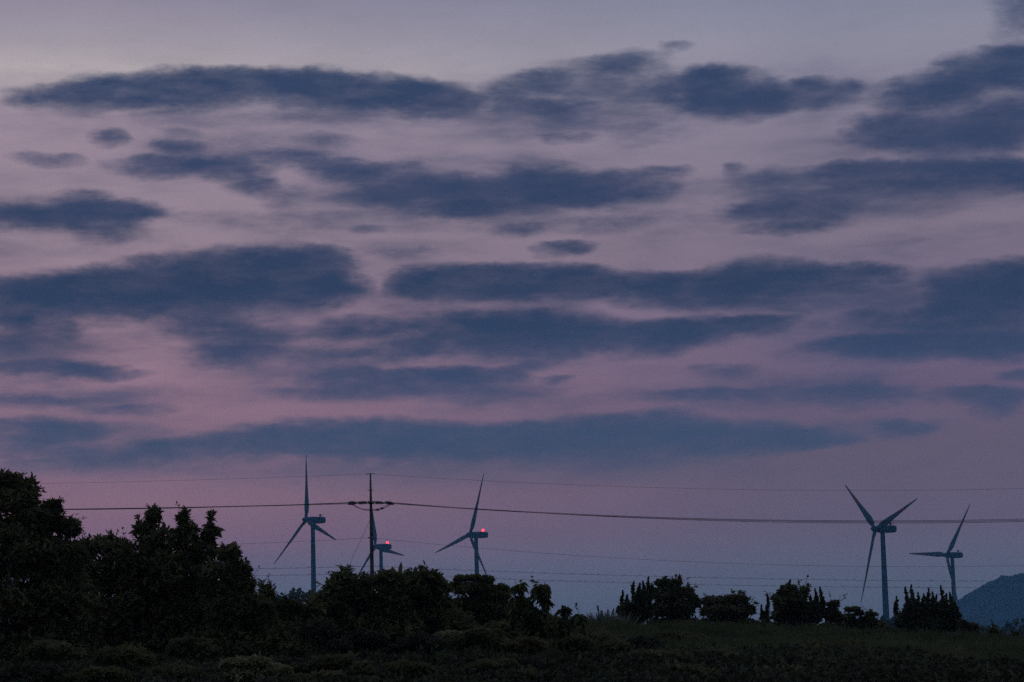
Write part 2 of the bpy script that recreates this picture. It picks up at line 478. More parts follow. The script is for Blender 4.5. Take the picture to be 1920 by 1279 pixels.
# ------------------------------------------------------------------ crest trees, right
GJ = 'spiky junipers along the grass crest'
juniper('juniper', 'spiky dark juniper with curling tips at the left end of the crest row', 'tree', GJ, 98,
        [(1167, 1108, 34, 5), (1176, 1116, 26, 5), (1188, 1091, 40, 6), (1199, 1094, 34, 6), (1206, 1090, 36, 6), (1216, 1083, 40, 6), (1222, 1094, 30, 5), (1160, 1136, 18, 4)],
        [(1178, 1148, 18, 20), (1205, 1138, 20, 32), (1190, 1155, 28, 16)])
plant('crest_tree', 'rounded dark tree with ragged outward shoots, touching the leftmost juniper', 'tree', 'leafy trees along the grass crest', 100,
      [(1240, 1094, 14, 9), (1262, 1096, 18, 12), (1250, 1116, 30, 22), (1282, 1114, 20, 14), (1300, 1130, 14, 14), (1262, 1142, 44, 22)], 'twig', MT['leaf_fine'],
      sprigs=[(1232, 1084, 16, -.3), (1250, 1081, 14, .1), (1268, 1077, 20, 0), (1276, 1079, 18, .3), (1292, 1096, 16, .8), (1306, 1096, 20, 1.2), (1298, 1104, 14, 1.0)])
plant('crest_shrub', 'low wide shrub with bristling twigs, midway between two taller crest trees', 'shrub', 'leafy shrubs along the grass crest', 99,
      [(1330, 1128, 18, 10), (1358, 1128, 22, 12), (1385, 1126, 20, 12), (1360, 1148, 50, 18), (1402, 1146, 18, 16)], 'twig', MT['leaf_fine'],
      sprigs=[(1326, 1120, 10, 0), (1356, 1116, 16, .3), (1374, 1108, 20, .6), (1386, 1106, 20, .2), (1400, 1106, 20, .6), (1410, 1118, 16, 1.0), (1416, 1130, 14, 1.4), (1414, 1140, 12, 1.8)])
juniper('juniper', 'slender young juniper standing alone left of the round crest tree', 'tree', GJ, 99,
        [(1438, 1115, 40, 4.5), (1428, 1134, 20, 4)], [(1434, 1160, 9, 8)])
plant('crest_tree', 'round headed dark tree right of the slender young juniper', 'tree', 'leafy trees along the grass crest', 101,
      [(1478, 1108, 20, 12), (1462, 1124, 18, 14), (1502, 1112, 16, 14), (1484, 1134, 36, 26), (1470, 1156, 28, 16), (1510, 1152, 22, 18)], 'twig', MT['leaf_fine'],
      sprigs=[(1466, 1104, 10, -.2), (1490, 1096, 10, .1), (1516, 1096, 12, .2), (1450, 1118, 10, -.8)])
juniper('juniper', 'dark juniper with twin spikes, pressed against the round crest tree', 'tree', GJ, 100,
        [(1481, 1087, 24, 5, 1.0), (1528, 1104, 34, 5), (1538, 1102, 36, 5), (1520, 1116, 24, 5), (1543, 1120, 24, 4)], [(1528, 1148, 18, 22)], base=float(at(1528, 1170, 100)[0]))
plant('crest_shrub', 'small upright bush just right of the twin spiked juniper', 'shrub', 'leafy shrubs along the grass crest', 100,
      [(1562, 1134, 13, 10), (1558, 1152, 18, 14), (1568, 1160, 18, 14)], 'twig', MT['leaf_fine'], leaf=.85, sprigs=[(1570, 1126, 8, .3), (1552, 1128, 8, -.3)])
plant('crest_tree', 'small tree with flat layered pads, left of the tallest right hand turbine tower', 'tree', 'leafy trees along the grass crest', 102,
      [(1598, 1143, 17, 6), (1612, 1150, 10, 5), (1590, 1158, 16, 9), (1634, 1152, 14, 4), (1626, 1162, 20, 8), (1606, 1172, 26, 12), (1644, 1172, 20, 10)], 'fine', MT['leaf_fine'], leaf=.85)
juniper('juniper', 'broad many-spiked juniper mass right of the nearest turbine tower', 'tree', GJ, 97,
        [(1680, 1118, 36, 4.5), (1688, 1146, 18, 5), (1698, 1101, 44, 5.5), (1709, 1098, 46, 5.5), (1720, 1111, 36, 5), (1731, 1113, 36, 5), (1740, 1103, 42, 5.5), (1748, 1110, 38, 5), (1756, 1116, 34, 5), (1764, 1098, 44, 5.5),
         (1774, 1114, 36, 5), (1781, 1112, 36, 5), (1790, 1128, 28, 5), (1796, 1140, 22, 5)],
        [(1715, 1152, 26, 26), (1745, 1152, 26, 28), (1772, 1152, 24, 26), (1700, 1168, 22, 18), (1740, 1174, 50, 18), (1782, 1166, 18, 20)])
plant('crest_shrub', 'low rounded bush at the foot of the broad juniper, before the blue hill', 'shrub', 'leafy shrubs along the grass crest', 96,
      [(1806, 1172, 13, 9), (1824, 1176, 12, 8), (1816, 1188, 24, 12)], 'twig', MT['leaf_fine'], leaf=.85, sprigs=[(1802, 1164, 8, -.2), (1826, 1168, 8, .4)])
plant('crest_shrub', 'tiny twiggy bush alone on the crest before the blue hill', 'shrub', 'leafy shrubs along the grass crest', 95,
      [(1862, 1184, 10, 6), (1866, 1194, 16, 7)], 'twig', MT['leaf_fine'], leaf=.85, sprigs=[(1856, 1178, 10, -.5), (1866, 1177, 10, .1), (1880, 1182, 14, 1.2)])
plant('crest_shrub', 'last low bush of the crest, at the right edge of the view', 'shrub', 'leafy shrubs along the grass crest', 94,
      [(1905, 1192, 8, 5), (1906, 1199, 12, 6)], 'twig', MT['leaf_fine'], leaf=.8, sprigs=[(1902, 1186, 8, -.2), (1910, 1187, 8, .4)])

for cx, cy, rx, ry, yy in ((1306, 1172, 26, 8, 97), (1428, 1174, 24, 9, 97), (1548, 1178, 20, 9, 98), (1662, 1184, 24, 8, 96), (1150, 1170, 24, 7, 92)):
    plant('crest_scrub', 'low dark scrub closing a gap between the taller crest trees', 'shrub', 'low scrub along the crest', yy,
          [(cx, cy, rx * .7, ry), (cx - rx * .6, cy + 4, rx * .5, ry * .8), (cx + rx * .6, cy + 4, rx * .5, ry * .8)], 'twig', MT['leaf_fine'], leaf=.8,
          sprigs=[(cx + rng.uniform(-1, 1) * rx * .7, cy - ry * rng.uniform(.8, 1.5), 9, rng.uniform(-.6, .6)) for _ in range(3)])

# ------------------------------------------------------------------ low foreground bushes
plant('pale_bush', 'pale olive bush at the lower edge below the dark evergreen trees', 'bush', None, 34,
      [(440, 1246, 30, 12), (480, 1244, 34, 14), (515, 1258, 34, 14), (460, 1268, 50, 18), (540, 1278, 40, 14)], 'fine', MT['leaf_pale'], leaf=1.5, sprigs=[(455, 1228, 12, .1), (485, 1226, 14, .2), (420, 1238, 10, -.4)])
plant('thicket_bush', 'faintly paler bush low in the thicket below the flat layered tree', 'bush', None, 46,
      [(845, 1196, 34, 14), (870, 1206, 34, 16)], 'fine', MT['leaf_pale'], leaf=1.2)
plant('thicket_bush', 'dark mounded bush swelling from the grass slope under the leftmost juniper', 'bush', 'dark bushes on the grass slope', 62,
      [(1262, 1196, 40, 14), (1290, 1204, 46, 16), (1240, 1214, 50, 18)], 'fine', MT['leaf_fine'], leaf=1.25)
plant('thicket_bush', 'dark mounded bush on the grass slope under the twin spiked juniper', 'bush', 'dark bushes on the grass slope', 66,
      [(1570, 1212, 40, 12), (1605, 1216, 40, 14), (1590, 1232, 60, 18)], 'fine', MT['leaf_fine'], leaf=1.25)

DARK = [(90, 1222, 70, 32, 38), (230, 1230, 76, 30, 37), (350, 1216, 66, 32, 39), (590, 1182, 52, 26, 45), (680, 1200, 70, 28, 42), (790, 1208, 70, 28, 42), (900, 1196, 62, 28, 44), (990, 1212, 62, 26, 42),
        (1080, 1208, 54, 22, 46), (1150, 1214, 56, 22, 48), (620, 1246, 80, 26, 35), (760, 1256, 84, 24, 34), (930, 1252, 84, 24, 34), (1090, 1250, 80, 22, 35), (1210, 1236, 66, 24, 42), (1340, 1234, 66, 22, 46),
        (1440, 1243, 66, 22, 42), (1505, 1224, 50, 17, 55), (1690, 1234, 58, 20, 51), (1785, 1244, 66, 20, 46), (1880, 1247, 60, 20, 46), (1280, 1260, 90, 22, 35), (1480, 1266, 90, 20, 35), (1650, 1262, 90, 20, 36), (1830, 1268, 90, 20, 35), (60, 1262, 90, 26, 33), (200, 1268, 90, 24, 33), (330, 1264, 90, 26, 34), (620, 1274, 90, 22, 32), (1000, 1268, 90, 22, 33), (1150, 1268, 90, 20, 34),
        (1130, 1198, 46, 18, 58), (1205, 1208, 56, 20, 55), (1400, 1224, 54, 18, 60), (1470, 1222, 44, 15, 64), (1540, 1214, 44, 14, 66), (1700, 1226, 52, 17, 62), (1770, 1232, 56, 17, 57), (1865, 1238, 56, 16, 57), (1640, 1240, 64, 22, 50), (1335, 1216, 52, 17, 64)]
for q, (cx, cy, rx, ry, yy) in enumerate(DARK):
    bl = [(cx, cy, rx * .62, ry * .72)]
    for _ in range(4):
        t_ = rng.uniform(-.75, .75)
        bl.append((cx + t_ * rx, cy + ry * (.25 + .3 * t_ * t_) - rng.uniform(0, .55) * ry * (1 - t_ * t_), rx * rng.uniform(.24, .4), ry * rng.uniform(.35, .55), rng.uniform(-.6, .6)))
    plant('thicket_bush', 'rounded dim bush merging with its neighbours in the unlit thicket along the bottom', 'bush', 'dim bushes of the thicket', yy, bl,
          ('fine', 'compound', 'fine', 'rosette')[q % 4], MT[('leaf_fine', 'leaf_soft', 'under', 'leaf_glossy')[int(rng.integers(0, 4))]], leaf=(1.35, .72, 1.5, .75)[q % 4], dens=.8,
          sprigs=[(cx + rng.uniform(-.6, .6) * rx, cy - ry * rng.uniform(.55, .8), 12, rng.uniform(-.5, .5)) for _ in range(3)])

# ------------------------------------------------------------------ undergrowth and grass (uncountable)
fo = Fol()
n = 20000
Yq = 22 + 46 * rng.uniform(0, 1, n) ** 1.15
Xq = rng.uniform(-0.25, 0.25, n) * Yq
Zq = ground(Xq, Yq)
pxq = 960 + Xq / Yq * FPX
lump = fbm2(Xq, Yq * .8, 21, 4, .9)
capr = np.interp(pxq, (0, 450, 600, 900, 1000, 1100, 1250, 1400, 1600, 1900), (1262, 1262, 1250, 1245, 1236, 1228, 1226, 1228, 1234, 1244))
capr = capr - 34 * lump + np.clip((40 - Yq) / 18, 0, 1) * 34
capz = np.array([at(q_, r_, y)[2] for q_, r_, y in zip(pxq, capr, Yq)]) - .12
hl = np.clip(np.minimum(capz - Zq, .55 + .3 * lump), .06, .9)
edge = np.clip((Xq / Yq + 0.02) / 0.12, 0, 1)
keep = rng.uniform(0, 1, n) > edge * np.clip((Yq - 43 - 18 * fbm2(Xq, Yq * .5, 44, 3, .55)) / 12, 0, 1)
P = np.stack([Xq, Yq, Zq + hl * rng.uniform(0, 1, n) ** .6], -1)[keep]
fo.rosettes(P, np.array([0, -.2, 1.0]) + rng.normal(0, .5, P.shape), 9, .115, .023, (0.2, 1.4), .25)
tag(fo.build('undergrowth', MT['under'], None, np.array([0, 45, 1.0])), 'tangled dark undergrowth covering the bank', 'undergrowth', kind='stuff')

n = 76000
Yq = 33 + 67 * rng.uniform(0, 1, n) ** .85
Xq = rng.uniform(-.05, .27, n) * Yq
P = np.stack([Xq, Yq, ground(Xq, Yq) - .02], -1)
hg = np.clip(.32 + .26 * fbm2(Xq, Yq, 33, 3, .8) + .06 * np.clip((Yq - 84) / 10, 0, 1), .1, .8) * np.interp(Yq, (33, 55, 85), (.30, .42, 1.0)) * rng.uniform(.5, 1.2, n)
D = np.array([0, 0, 1.0]) + rng.normal(0, .28, P.shape)
fo = Fol()
fo.add(*leaves(P, D, hg, 0.010 + 0.008 * rng.uniform(0, 1, n), .1, .15))
tx = rng.uniform(-.02, .235, 110); ty = rng.uniform(72, 98, 110)
m_ = 60
Yt = np.repeat(ty, m_) + rng.normal(0, .16, 110 * m_); Xt = np.repeat(tx * ty, m_) + rng.normal(0, .20, 110 * m_)
P = np.stack([Xt, Yt, ground(Xt, Yt) - .02], -1)                  # taller weeds standing out of the grass
D = np.stack([(Xt - np.repeat(tx * ty, m_)) * 1.2 + rng.normal(0, .18, 110 * m_), rng.normal(0, .25, 110 * m_), np.ones(110 * m_)], -1)
fo.add(*leaves(P, D, np.repeat(rng.uniform(.35, .72, 110), m_) * rng.uniform(.6, 1.1, 110 * m_), .016, .1, .2))
tag(fo.build('grass', MT['grass'], None, np.array([8, 80, 2.0])), 'long summer grass on the slope and crest', 'grass', kind='stuff')

# tall grass clump left of the junipers
o = at(1132, 1168, 90); o[2] = ground(o[0], 90)
root = empty('grass_clump', o)
tag(root, 'clump of tall pale grass stalks left of the spiky crest juniper', 'grass clump')
fo = Fol()
n = 420
bx = at(1132, 1166, 90)
P = np.stack([bx[0] + rng.normal(0, .42, n), 90 + rng.normal(0, .3, n), np.full(n, float(ground(bx[0], 90)))], -1)
D = np.stack([(P[:, 0] - bx[0]) * .45 + rng.normal(0, .14, n), rng.normal(0, .15, n), np.ones(n)], -1)
tops = at(1132, 1146, 90)[2] - P[:, 2]
fo.add(*leaves(P, D, np.clip(tops * rng.uniform(.7, 1.25, n), .2, None), .013, .1, .12))
fo.build('foliage', MT['plume'], root, o)
fo = Fol()
for px, py in ((1121, 1139), (1128, 1148), (1140, 1146), (1150, 1144), (1157, 1142)):
    tip = at(px, py, 90)
    b_ = np.array([bx[0] + (tip[0] - bx[0]) * .5, 90, float(ground(bx[0], 90))])
    n = 30
    w = rng.uniform(0, .45, n)[:, None]
    fo.rosettes(tip - (tip - b_) * w * .5, np.tile(tip - b_, (n, 1)), 4, .12, .012, (.1, .4), 0)
    fo.add(*leaves(b_[None], (tip - b_)[None], np.linalg.norm(tip - b_), .012))
fo.build('plumes', MT['plume'], root, o)

# far wood seen in the gaps, one blue-grey mass
fo = Fol()
n = 5200
Yq = rng.uniform(700, 800, n)
Xq = rng.uniform(-150, 190, n)
pq = 960 + Xq / Yq * FPX
zt = np.array([at(q_, r_, y)[2] for q_, r_, y in zip(pq, np.interp(pq, (520, 560, 640, 760, 2000), (1118, 1112, 1116, 1186, 1176)), Yq)])
top = np.clip(zt + 2.2 * fbm2(Xq, Yq * .3, 4, 4, .12), -6, 60)
gz = ground(Xq, Yq)
P = np.stack([Xq, Yq, gz + (top - gz) * np.sqrt(rng.uniform(0, 1, n))], -1)
fo.rosettes(P, np.array([0, 0, .6]) + rng.normal(0, .6, P.shape), 7, 2.0, .8, (.3, 1.5), .1)
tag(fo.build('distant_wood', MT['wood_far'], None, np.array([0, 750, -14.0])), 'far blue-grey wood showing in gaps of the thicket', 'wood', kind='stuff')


# ------------------------------------------------------------------ wind turbines
def circ(c, ax, r, n, sy=1.0):
    pass


def blade_mesh(theta, tilt, cone):
    """one blade pointing at theta (clockwise seen from upwind) in the turbine's local frame (rotor at -X)."""
    Lb = 39.0
    st = [(1.0, .95, .95, 0), (2.6, .95, .95, 0), (5.0, 1.35, .62, 14), (8.2, 1.72, .40, 11), (12, 1.55, .30, 8), (18, 1.20, .20, 5), (24, .92, .14, 3), (30, .68, .10, 1.5), (35.5, .48, .07, .5), (39.2, .30, .045, 0), (40.6, .10, .02, 0)]
    st2 = []
    for a, b in zip(st[:-1], st[1:]):
        for k in range(3):
            t = k / 3
            st2.append(tuple(a[i] * (1 - t) + b[i] * t for i in range(4)))
    st2.append(st[-1])
    rings, zs = [], []
    n = 14
    for z, ch, th, tw in st2:
        ring = []
        tw = R(tw + 3)
        sweep = 0.28 * max(0, (ch - .3)) if z > 4 else 0
        bend = -0.5 * (z / 40) ** 2          # flapwise pre-bend, upwind
        for k in range(n):
            a = 2 * math.pi * k / n
            y = ch * math.cos(a) * (1.12 if z > 4 else 1) - sweep; x = th * math.sin(a) * (1 - .35 * math.cos(a) if z > 4 else 1)
            ring.append((x * math.cos(tw) - y * math.sin(tw) + bend, x * math.sin(tw) + y * math.cos(tw), z))
        rings.append(ring); zs.append(z)
    mb = MB().loft(rings)
    v = np.array(mb.v)
    # cone towards -X, then spin about X (rotor axis), then nose-up tilt about Y
    c, s = math.cos(cone), math.sin(cone)
    v = np.stack([v[:, 0] * c - v[:, 2] * s, v[:, 1], v[:, 0] * s + v[:, 2] * c], -1)
    c, s = math.cos(theta), math.sin(theta)
    v = np.stack([v[:, 0], v[:, 1] * c - v[:, 2] * s, v[:, 1] * s + v[:, 2] * c], -1)
    c, s = math.cos(tilt), math.sin(tilt)
    v = np.stack([v[:, 0] * c + v[:, 2] * s, v[:, 1], -v[:, 0] * s + v[:, 2] * c], -1)
    nf = len(st2) - 1
    band = [False] * len(mb.f)
    for i in range(nf):
        zm = (zs[i] + zs[i + 1]) / 2
        if 22.3 < zm < 28.4:
            for k in range(n): band[i * n + k] = True
    return v, mb.f, band


def turbine(label, hub_px, D, theta0, A, lamps):
    hub = at(hub_px[0], hub_px[1], D)
    b = np.array([math.sin(R(A)), math.cos(R(A))])
    base_xy = hub[:2] + b * 4.6                       # the rotor hangs in front of the tower
    gz = float(ground(base_xy[0], base_xy[1])) - .4
    root = empty('wind_turbine', (base_xy[0], base_xy[1], gz), R(90 - A))
    tag(root, label, 'wind turbine', 'wind turbines beyond the trees')
    H = hub[2] - gz                                   # hub height
    mb = MB()
    zs = np.linspace(0, H - 1.9, 14)
    mb.tube([(0, 0, z) for z in zs], [2.05 - (2.05 - 1.2) * z / (H - 1.9) for z in zs], 28)
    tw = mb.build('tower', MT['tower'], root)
    mb = MB()
    mb.tube([(-2.06, -.45, .9), (-2.06, -.45, .91)], .01, 4)
    # nacelle: rounded box lofted along X
    rings = []
    for x, hw, zt, zb in ((-3.3, 1.15, 1.2, -1.2), (-3.1, 1.55, 1.65, -1.6), (-1.5, 1.85, 1.95, -1.95), (3, 1.95, 2.05, -2.05), (6.5, 1.9, 1.95, -1.95), (7.8, 1.8, 1.8, -1.75), (8.15, 1.55, 1.5, -1.4)):
        ring = []
        for k in range(20):
            a = 2 * math.pi * k / 20
            ca, sa = math.cos(a), math.sin(a)
            p = .38
            ring.append((x, hw * math.copysign(abs(ca) ** p, ca), (zt + zb) / 2 + (zt - zb) / 2 * math.copysign(abs(sa) ** p, sa)))
        rings.append(ring)
    nb = MB().loft(rings)
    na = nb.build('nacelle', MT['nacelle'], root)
    na.location = (0, 0, H)
    # masts with anemometer cups, beacons
    for yy, hh in ((-.9, 1.7), (.8, 1.3)):
        ms = MB().tube([(6.9, yy, 1.85), (6.9, yy, 1.9 + hh)], .07, 6)
        ms.tube([(6.65, yy, 1.9 + hh), (7.15, yy, 1.9 + hh)], .08, 6)
        m_ = ms.build('mast', MT['steel'], na)
    for i, (lx, ly) in enumerate(lamps if lamps else ((5.3, 0.0),)):
        fr = MB().tube([(lx, ly, 1.95), (lx, ly, 2.35)], .32, 12).build('lamp_base', MT['steel'], na)
        sc_ = 1.0 if i == 0 else .6
        prof = [(0, .34), (.12, .60), (.48, .74), (.9, .69), (1.2, .48), (1.35, .13)]
        MB().tube([(lx, ly, 2.35 + h * sc_) for h, r in prof], [r * sc_ for h, r in prof], 14).build('beacon', MT['lamp'] if lamps else MT['lens_off'], na)
    tilt = R(8)
    hubo = MB()
    sp = [(-5.0 - 2.3, .15), (-5.0 - 2.1, .65), (-5.0 - 1.5, 1.15), (-5.0 - .6, 1.5), (-5.0 + .5, 1.6), (-5.0 + 1.5, 1.45)]
    hubo.tube([((x + 4.6) * math.cos(tilt), 0, -(x + 4.6) * math.sin(tilt)) for x, r in sp], [r for x, r in sp], 22)
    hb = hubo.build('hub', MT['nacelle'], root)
    hb.location = (-4.6, 0, H)
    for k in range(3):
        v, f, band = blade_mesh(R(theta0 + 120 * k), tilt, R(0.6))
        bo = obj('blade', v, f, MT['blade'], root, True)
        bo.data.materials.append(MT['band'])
        for p, q in zip(bo.data.polygons, band):
            if q: p.material_index = 1
        bo.location = (-4.6, 0, H)
    return root


def az(px): return math.degrees(math.atan2(ray(px, 1000)[0], ray(px, 1000)[1]))


turbine('white wind turbine with one blade pointing straight up, left of the utility pole', (574, 975), 1440, -9.5, az(574) + 58.5, ())
turbine('small white wind turbine half hidden behind the utility pole, two red lamps lit', (704, 1025), 1727, -18, az(704) + 56.5, ((5.6, .0), (7.0, .9)))
turbine('white wind turbine with one red lamp lit, rising behind the flat layered tree', (881, 1003), 1536, 16, az(881) + 58, ((5.4, 0.0),))
turbine('tallest right hand wind turbine, its rotor crossed by the power cables', (1641, 992), 1295, -50, az(1641) + 55.5, ())
turbine('smaller wind turbine just left of the blue hill, one blade pointing left', (1775, 1041), 1640, 34, az(1775) + 51, ())

# ------------------------------------------------------------------ utility pole and lines
PY = 210.0
s210 = PY / FPX
ptop = at(694.5, 889, PY)
px0 = float(ptop[0])
def zrow(row, px=694.5): return float(at(px, row, PY)[2])
gz = float(ground(px0, PY)) - .3
root = empty('utility_pole', (px0, PY, gz))
tag(root, 'dark concrete utility pole with a cross-arm and insulators, in the middle thicket', 'utility pole')
o = np.array([px0, PY, gz])
mb = MB()
zt = ptop[2]
zs = np.linspace(gz, zt, 12)
zr = [zrow(r_) for r_ in (1300, 1050, 950, 888)]
mb.tube([(px0, PY, z) for z in zs], [float(np.interp(z, zr, (.20, .165, .125, .062))) for z in zs], 16)
mb.build('shaft', MT['pole'], root, True, o)


def boxv(c, h):
    c = np.array(c); h = np.array(h)
    v = [c + h * np.array(q) for q in ((-1, -1, -1), (1, -1, -1), (1, 1, -1), (-1, 1, -1), (-1, -1, 1), (1, -1, 1), (1, 1, 1), (-1, 1, 1))]
    return v, [(0, 3, 2, 1), (4, 5, 6, 7), (0, 1, 5, 4), (1, 2, 6, 5), (2, 3, 7, 6), (3, 0, 4, 7)]


zarm = zrow(942.5)
v, f = boxv((px0 - .16, PY, zarm), (.06, 1.15, .075)); obj('cross_arm', v, f, MT['steel'], root, False, o)
v, f = boxv((px0 + .16, PY, zarm), (.06, 1.15, .075)); obj('cross_arm', v, f, MT['steel'], root, False, o)
mb = MB()
mb.tube([(px0 - 8.5 * s210, PY, zt - .02), (px0 - 5 * s210, PY, zt + .03), (px0 + 5 * s210, PY, zt + .03), (px0 + 8.5 * s210, PY, zt - .02)], .035, 8)
mb.tube([(px0, PY, zt - .02), (px0, PY, zt + .06)], .09, 12)
mb.build('earth_wire_bracket', MT['steel'], root, True, o)
mb = MB()
zb = zrow(919)
mb.tube([(px0, PY, zb - .04), (px0, PY, zb + .04)], .165, 14)
mb.tube([(px0 - .17, PY - .05, zb), (px0 - .28, PY - .05, zb + .02)], .018, 6)
mb.tube([(px0 + .17, PY - .05, zb), (px0 + .28, PY - .05, zb - .02)], .018, 6)
mb.build('clamp_band', MT['steel'], root, True, o)
zlow = zrow(1008.5)
mb = MB()
mb.tube([(px0, PY, zlow - .06), (px0, PY, zlow + .06)], .19, 14)
mb.tube([(px0 - .30, PY - .1, zlow), (px0 + .30, PY - .1, zlow)], .05, 8)
mb.build('clamp_band', MT['steel'], root, True, o)
PH = [(-1.0, .00), (0.18, -.05), (1.0, .06)]                        # the three phases along the arm (depth)
ends = {}
for i, (dy, dz) in enumerate(PH):
    for sgn in (-1, 1):
        xe = sgn * (44 - 3 * abs(i - 1)) * s210
        x0 = sgn * .22
        z0, z1 = zarm + dz * .4, zarm + (0.0 if sgn < 0 else -.10) + dz
        def q(t): return (px0 + x0 + (xe - x0) * t, PY + dy, z0 + (z1 - z0) * t)
        mb = MB()
        pts, rad = [], []
        shape = [(0, .03), (.06, .03)]
        for k in range(8):                                            # porcelain discs near the arm
            t = .10 + k * .046
            shape += [(t, .045), (t + .014, .135), (t + .026, .05)]
        shape += [(.50, .03), (.64, .032), (.67, .09), (.72, .108), (.90, .108), (.96, .09), (1.0, .03)]
        mb.tube([q(t) for t, r in shape], [r for t, r in shape], 10)
        mb.build('insulator', MT['insul'], root, True, o)
        ends[(i, sgn)] = q(1.0)
    a, b_ = np.array(ends[(i, -1)]), np.array(ends[(i, 1)])
    a = a + [.35, 0, -.08]; b_ = b_ + [-.35, 0, -.08]
    dip = (.55, .42, .58)[i]
    pts = [a + (b_ - a) * t + np.array([0, -.1 * math.sin(math.pi * t), -dip * (1 - abs(2 * t - 1) ** 2.6)]) for t in np.linspace(0, 1, 15)]
    mb = MB().tube(pts, .022, 6)
    if i != 1:
        mb.tube(pts[9:11], .05, 8); mb.tube(pts[11:13], .045, 8)
    mb.build('jumper_cable', MT['wire'], root, True, o)
g0 = np.array([px0 - .1, PY, zrow(975)]); g1 = at(653, 1063, PY - 2)
g1 = g0 + (g1 - g0) * 1.9
MB().tube([g0, (g0 + g1) / 2 + [0, 0, -.03], g1], .014, 6).build('guy_wire', MT['wire'], root, True, o)


def cable(label, side, row0, A, B, r, dy=0.0, start=None, group='power and telephone lines', m='wire', name='power_cable', rings=False):
    """a sagging cable (parabola) that starts at the pole and hangs through two sighted points in the plane of the line."""
    p0 = np.array(start) if start is not None else np.array([px0, PY + dy, zrow(row0)])
    qa, qb = at(A[0], A[1], p0[1]), at(B[0], B[1], p0[1])
    k2, k1, k0 = np.polyfit([p0[0], qa[0], qb[0]], [p0[2], qa[2], qb[2]], 2)
    xend = at(2450, 1000, p0[1])[0] if side > 0 else at(-420, 1000, p0[1])[0]
    def zc_(x): return k2 * x * x + k1 * x + k0
    mb = MB().tube([np.array([x, p0[1], zc_(x)]) for x in np.linspace(p0[0], xend, 70)], r, 6)
    if rings:                                                          # spiral hangers that make the telephone cable bristle
        x = p0[0]
        while (x < xend if side > 0 else x > xend):
            mb.tube([(x, p0[1], zc_(x) - r), (x + side * .12, p0[1] + .05, zc_(x) + .09), (x + side * .3, p0[1], zc_(x) + .02)], .010, 4)
            x += side * rng.uniform(.45, 1.6)
    return tag(mb.build(name, MT[m], None, True, tuple(p0)), label, 'cable', group)


for i, (dy, dz) in enumerate(PH):
    wd = ('frontmost', 'middle', 'rearmost')[i]
    dr = (2.2, 0, -2.2)[i]
    cable('thick dark conductor running left from the cross-arm, %s of its three strands' % wd, -1, 942, (340, 952 + dr * .3), (130, 955 + dr * .3), .022, start=ends[(i, -1)], group='thick conductors on the cross-arm')
    cable('thick dark conductor running right from the cross-arm, %s of its three strands' % wd, 1, 942, (1300, 973.5 + dr * .7), (1900, 976 + dr), .022, start=ends[(i, 1)], group='thick conductors on the cross-arm')
cable('thin earth wire running left from the very top of the pole', -1, 888.5, (330, 901), (110, 906), .009)
cable('thin earth wire running right from the very top of the pole', 1, 888.5, (1100, 910), (1900, 916.5), .009)
cable('thin low wire running left from the band halfway down the pole', -1, 1008.5, (460, 1019.5), (400, 1021.4), .011, -.1)
cable('thin low wire running right from the band halfway down the pole', 1, 1008.5, (1120, 1044), (1900, 1061), .011, -.1)
TW = dict(m='tel', name='telephone_cable', rings=True)
cable('bristly upper telephone cable running left below the thin low wire', -1, 1062, (490, 1066.5), (300, 1069), .013, -.25, **TW)
cable('bristly upper telephone cable running right below the thin low wire', 1, 1062, (1080, 1076.5), (1900, 1090), .013, -.25, **TW)
cable('bristly lowest telephone cable running left just above the thicket', -1, 1076, (490, 1079.5), (300, 1082), .013, -.25, **TW)
cable('bristly lowest telephone cable running right just above the thicket', 1, 1076, (1120, 1091.5), (1900, 1102), .013, -.25, **TW)

# ------------------------------------------------------------------ haze
HAZE_D = 1.2e-4
hv, hf = boxv((0, 2350, 65), (3300, 2550, 85))
hz_ = bpy.data.materials.new('evening_haze'); hz_.use_nodes = True
nt = hz_.node_tree
nt.nodes.remove(nt.nodes['Principled BSDF'])
pv = nt.nodes.new('ShaderNodeVolumePrincipled')
pv.inputs['Color'].default_value = (0.33, 0.66, 1.0, 1)
pv.inputs['Density'].default_value = HAZE_D
pv.inputs['Anisotropy'].default_value = 0.0
nt.links.new(pv.outputs['Volume'], nt.nodes['Material Output'].inputs['Volume'])
tag(obj('haze', hv, hf, hz_), 'thin blue evening haze over the plain', 'haze', kind='stuff')

# ------------------------------------------------------------------ world: dusk sky with cloud banks laid out by direction
w = bpy.data.worlds.new('World'); bpy.context.scene.world = w
w.use_nodes = True
nt = w.node_tree
N, LK = nt.nodes, nt.links
bg = N['Background']


def math_(op, a, b=None, c=None, clamp=False):
    n = N.new('ShaderNodeMath'); n.operation = op; n.use_clamp = clamp
    for i, v in enumerate((a, b, c)):
        if v is None: continue
        if isinstance(v, (int, float)): n.inputs[i].default_value = v
        else: LK.new(v, n.inputs[i])
    return n.outputs[0]


def vmath(op, a, b=None, c=None):
    n = N.new('ShaderNodeVectorMath'); n.operation = op
    for i, v in enumerate((a, b, c)):
        if v is None: continue
        if isinstance(v, (tuple, list)): n.inputs[i].default_value = v
        else: LK.new(v, n.inputs[i])
    return n.outputs['Value'] if op in ('DOT_PRODUCT', 'LENGTH') else n.outputs[0]


def mrange(v, a, b, c=0.0, d=1.0, smooth=False):
    n = N.new('ShaderNodeMapRange')
    n.interpolation_type = 'SMOOTHSTEP' if smooth else 'LINEAR'
    LK.new(v, n.inputs['Value'])
    for k, x in zip(('From Min', 'From Max', 'To Min', 'To Max'), (a, b, c, d)): n.inputs[k].default_value = x
    return n.outputs['Result']


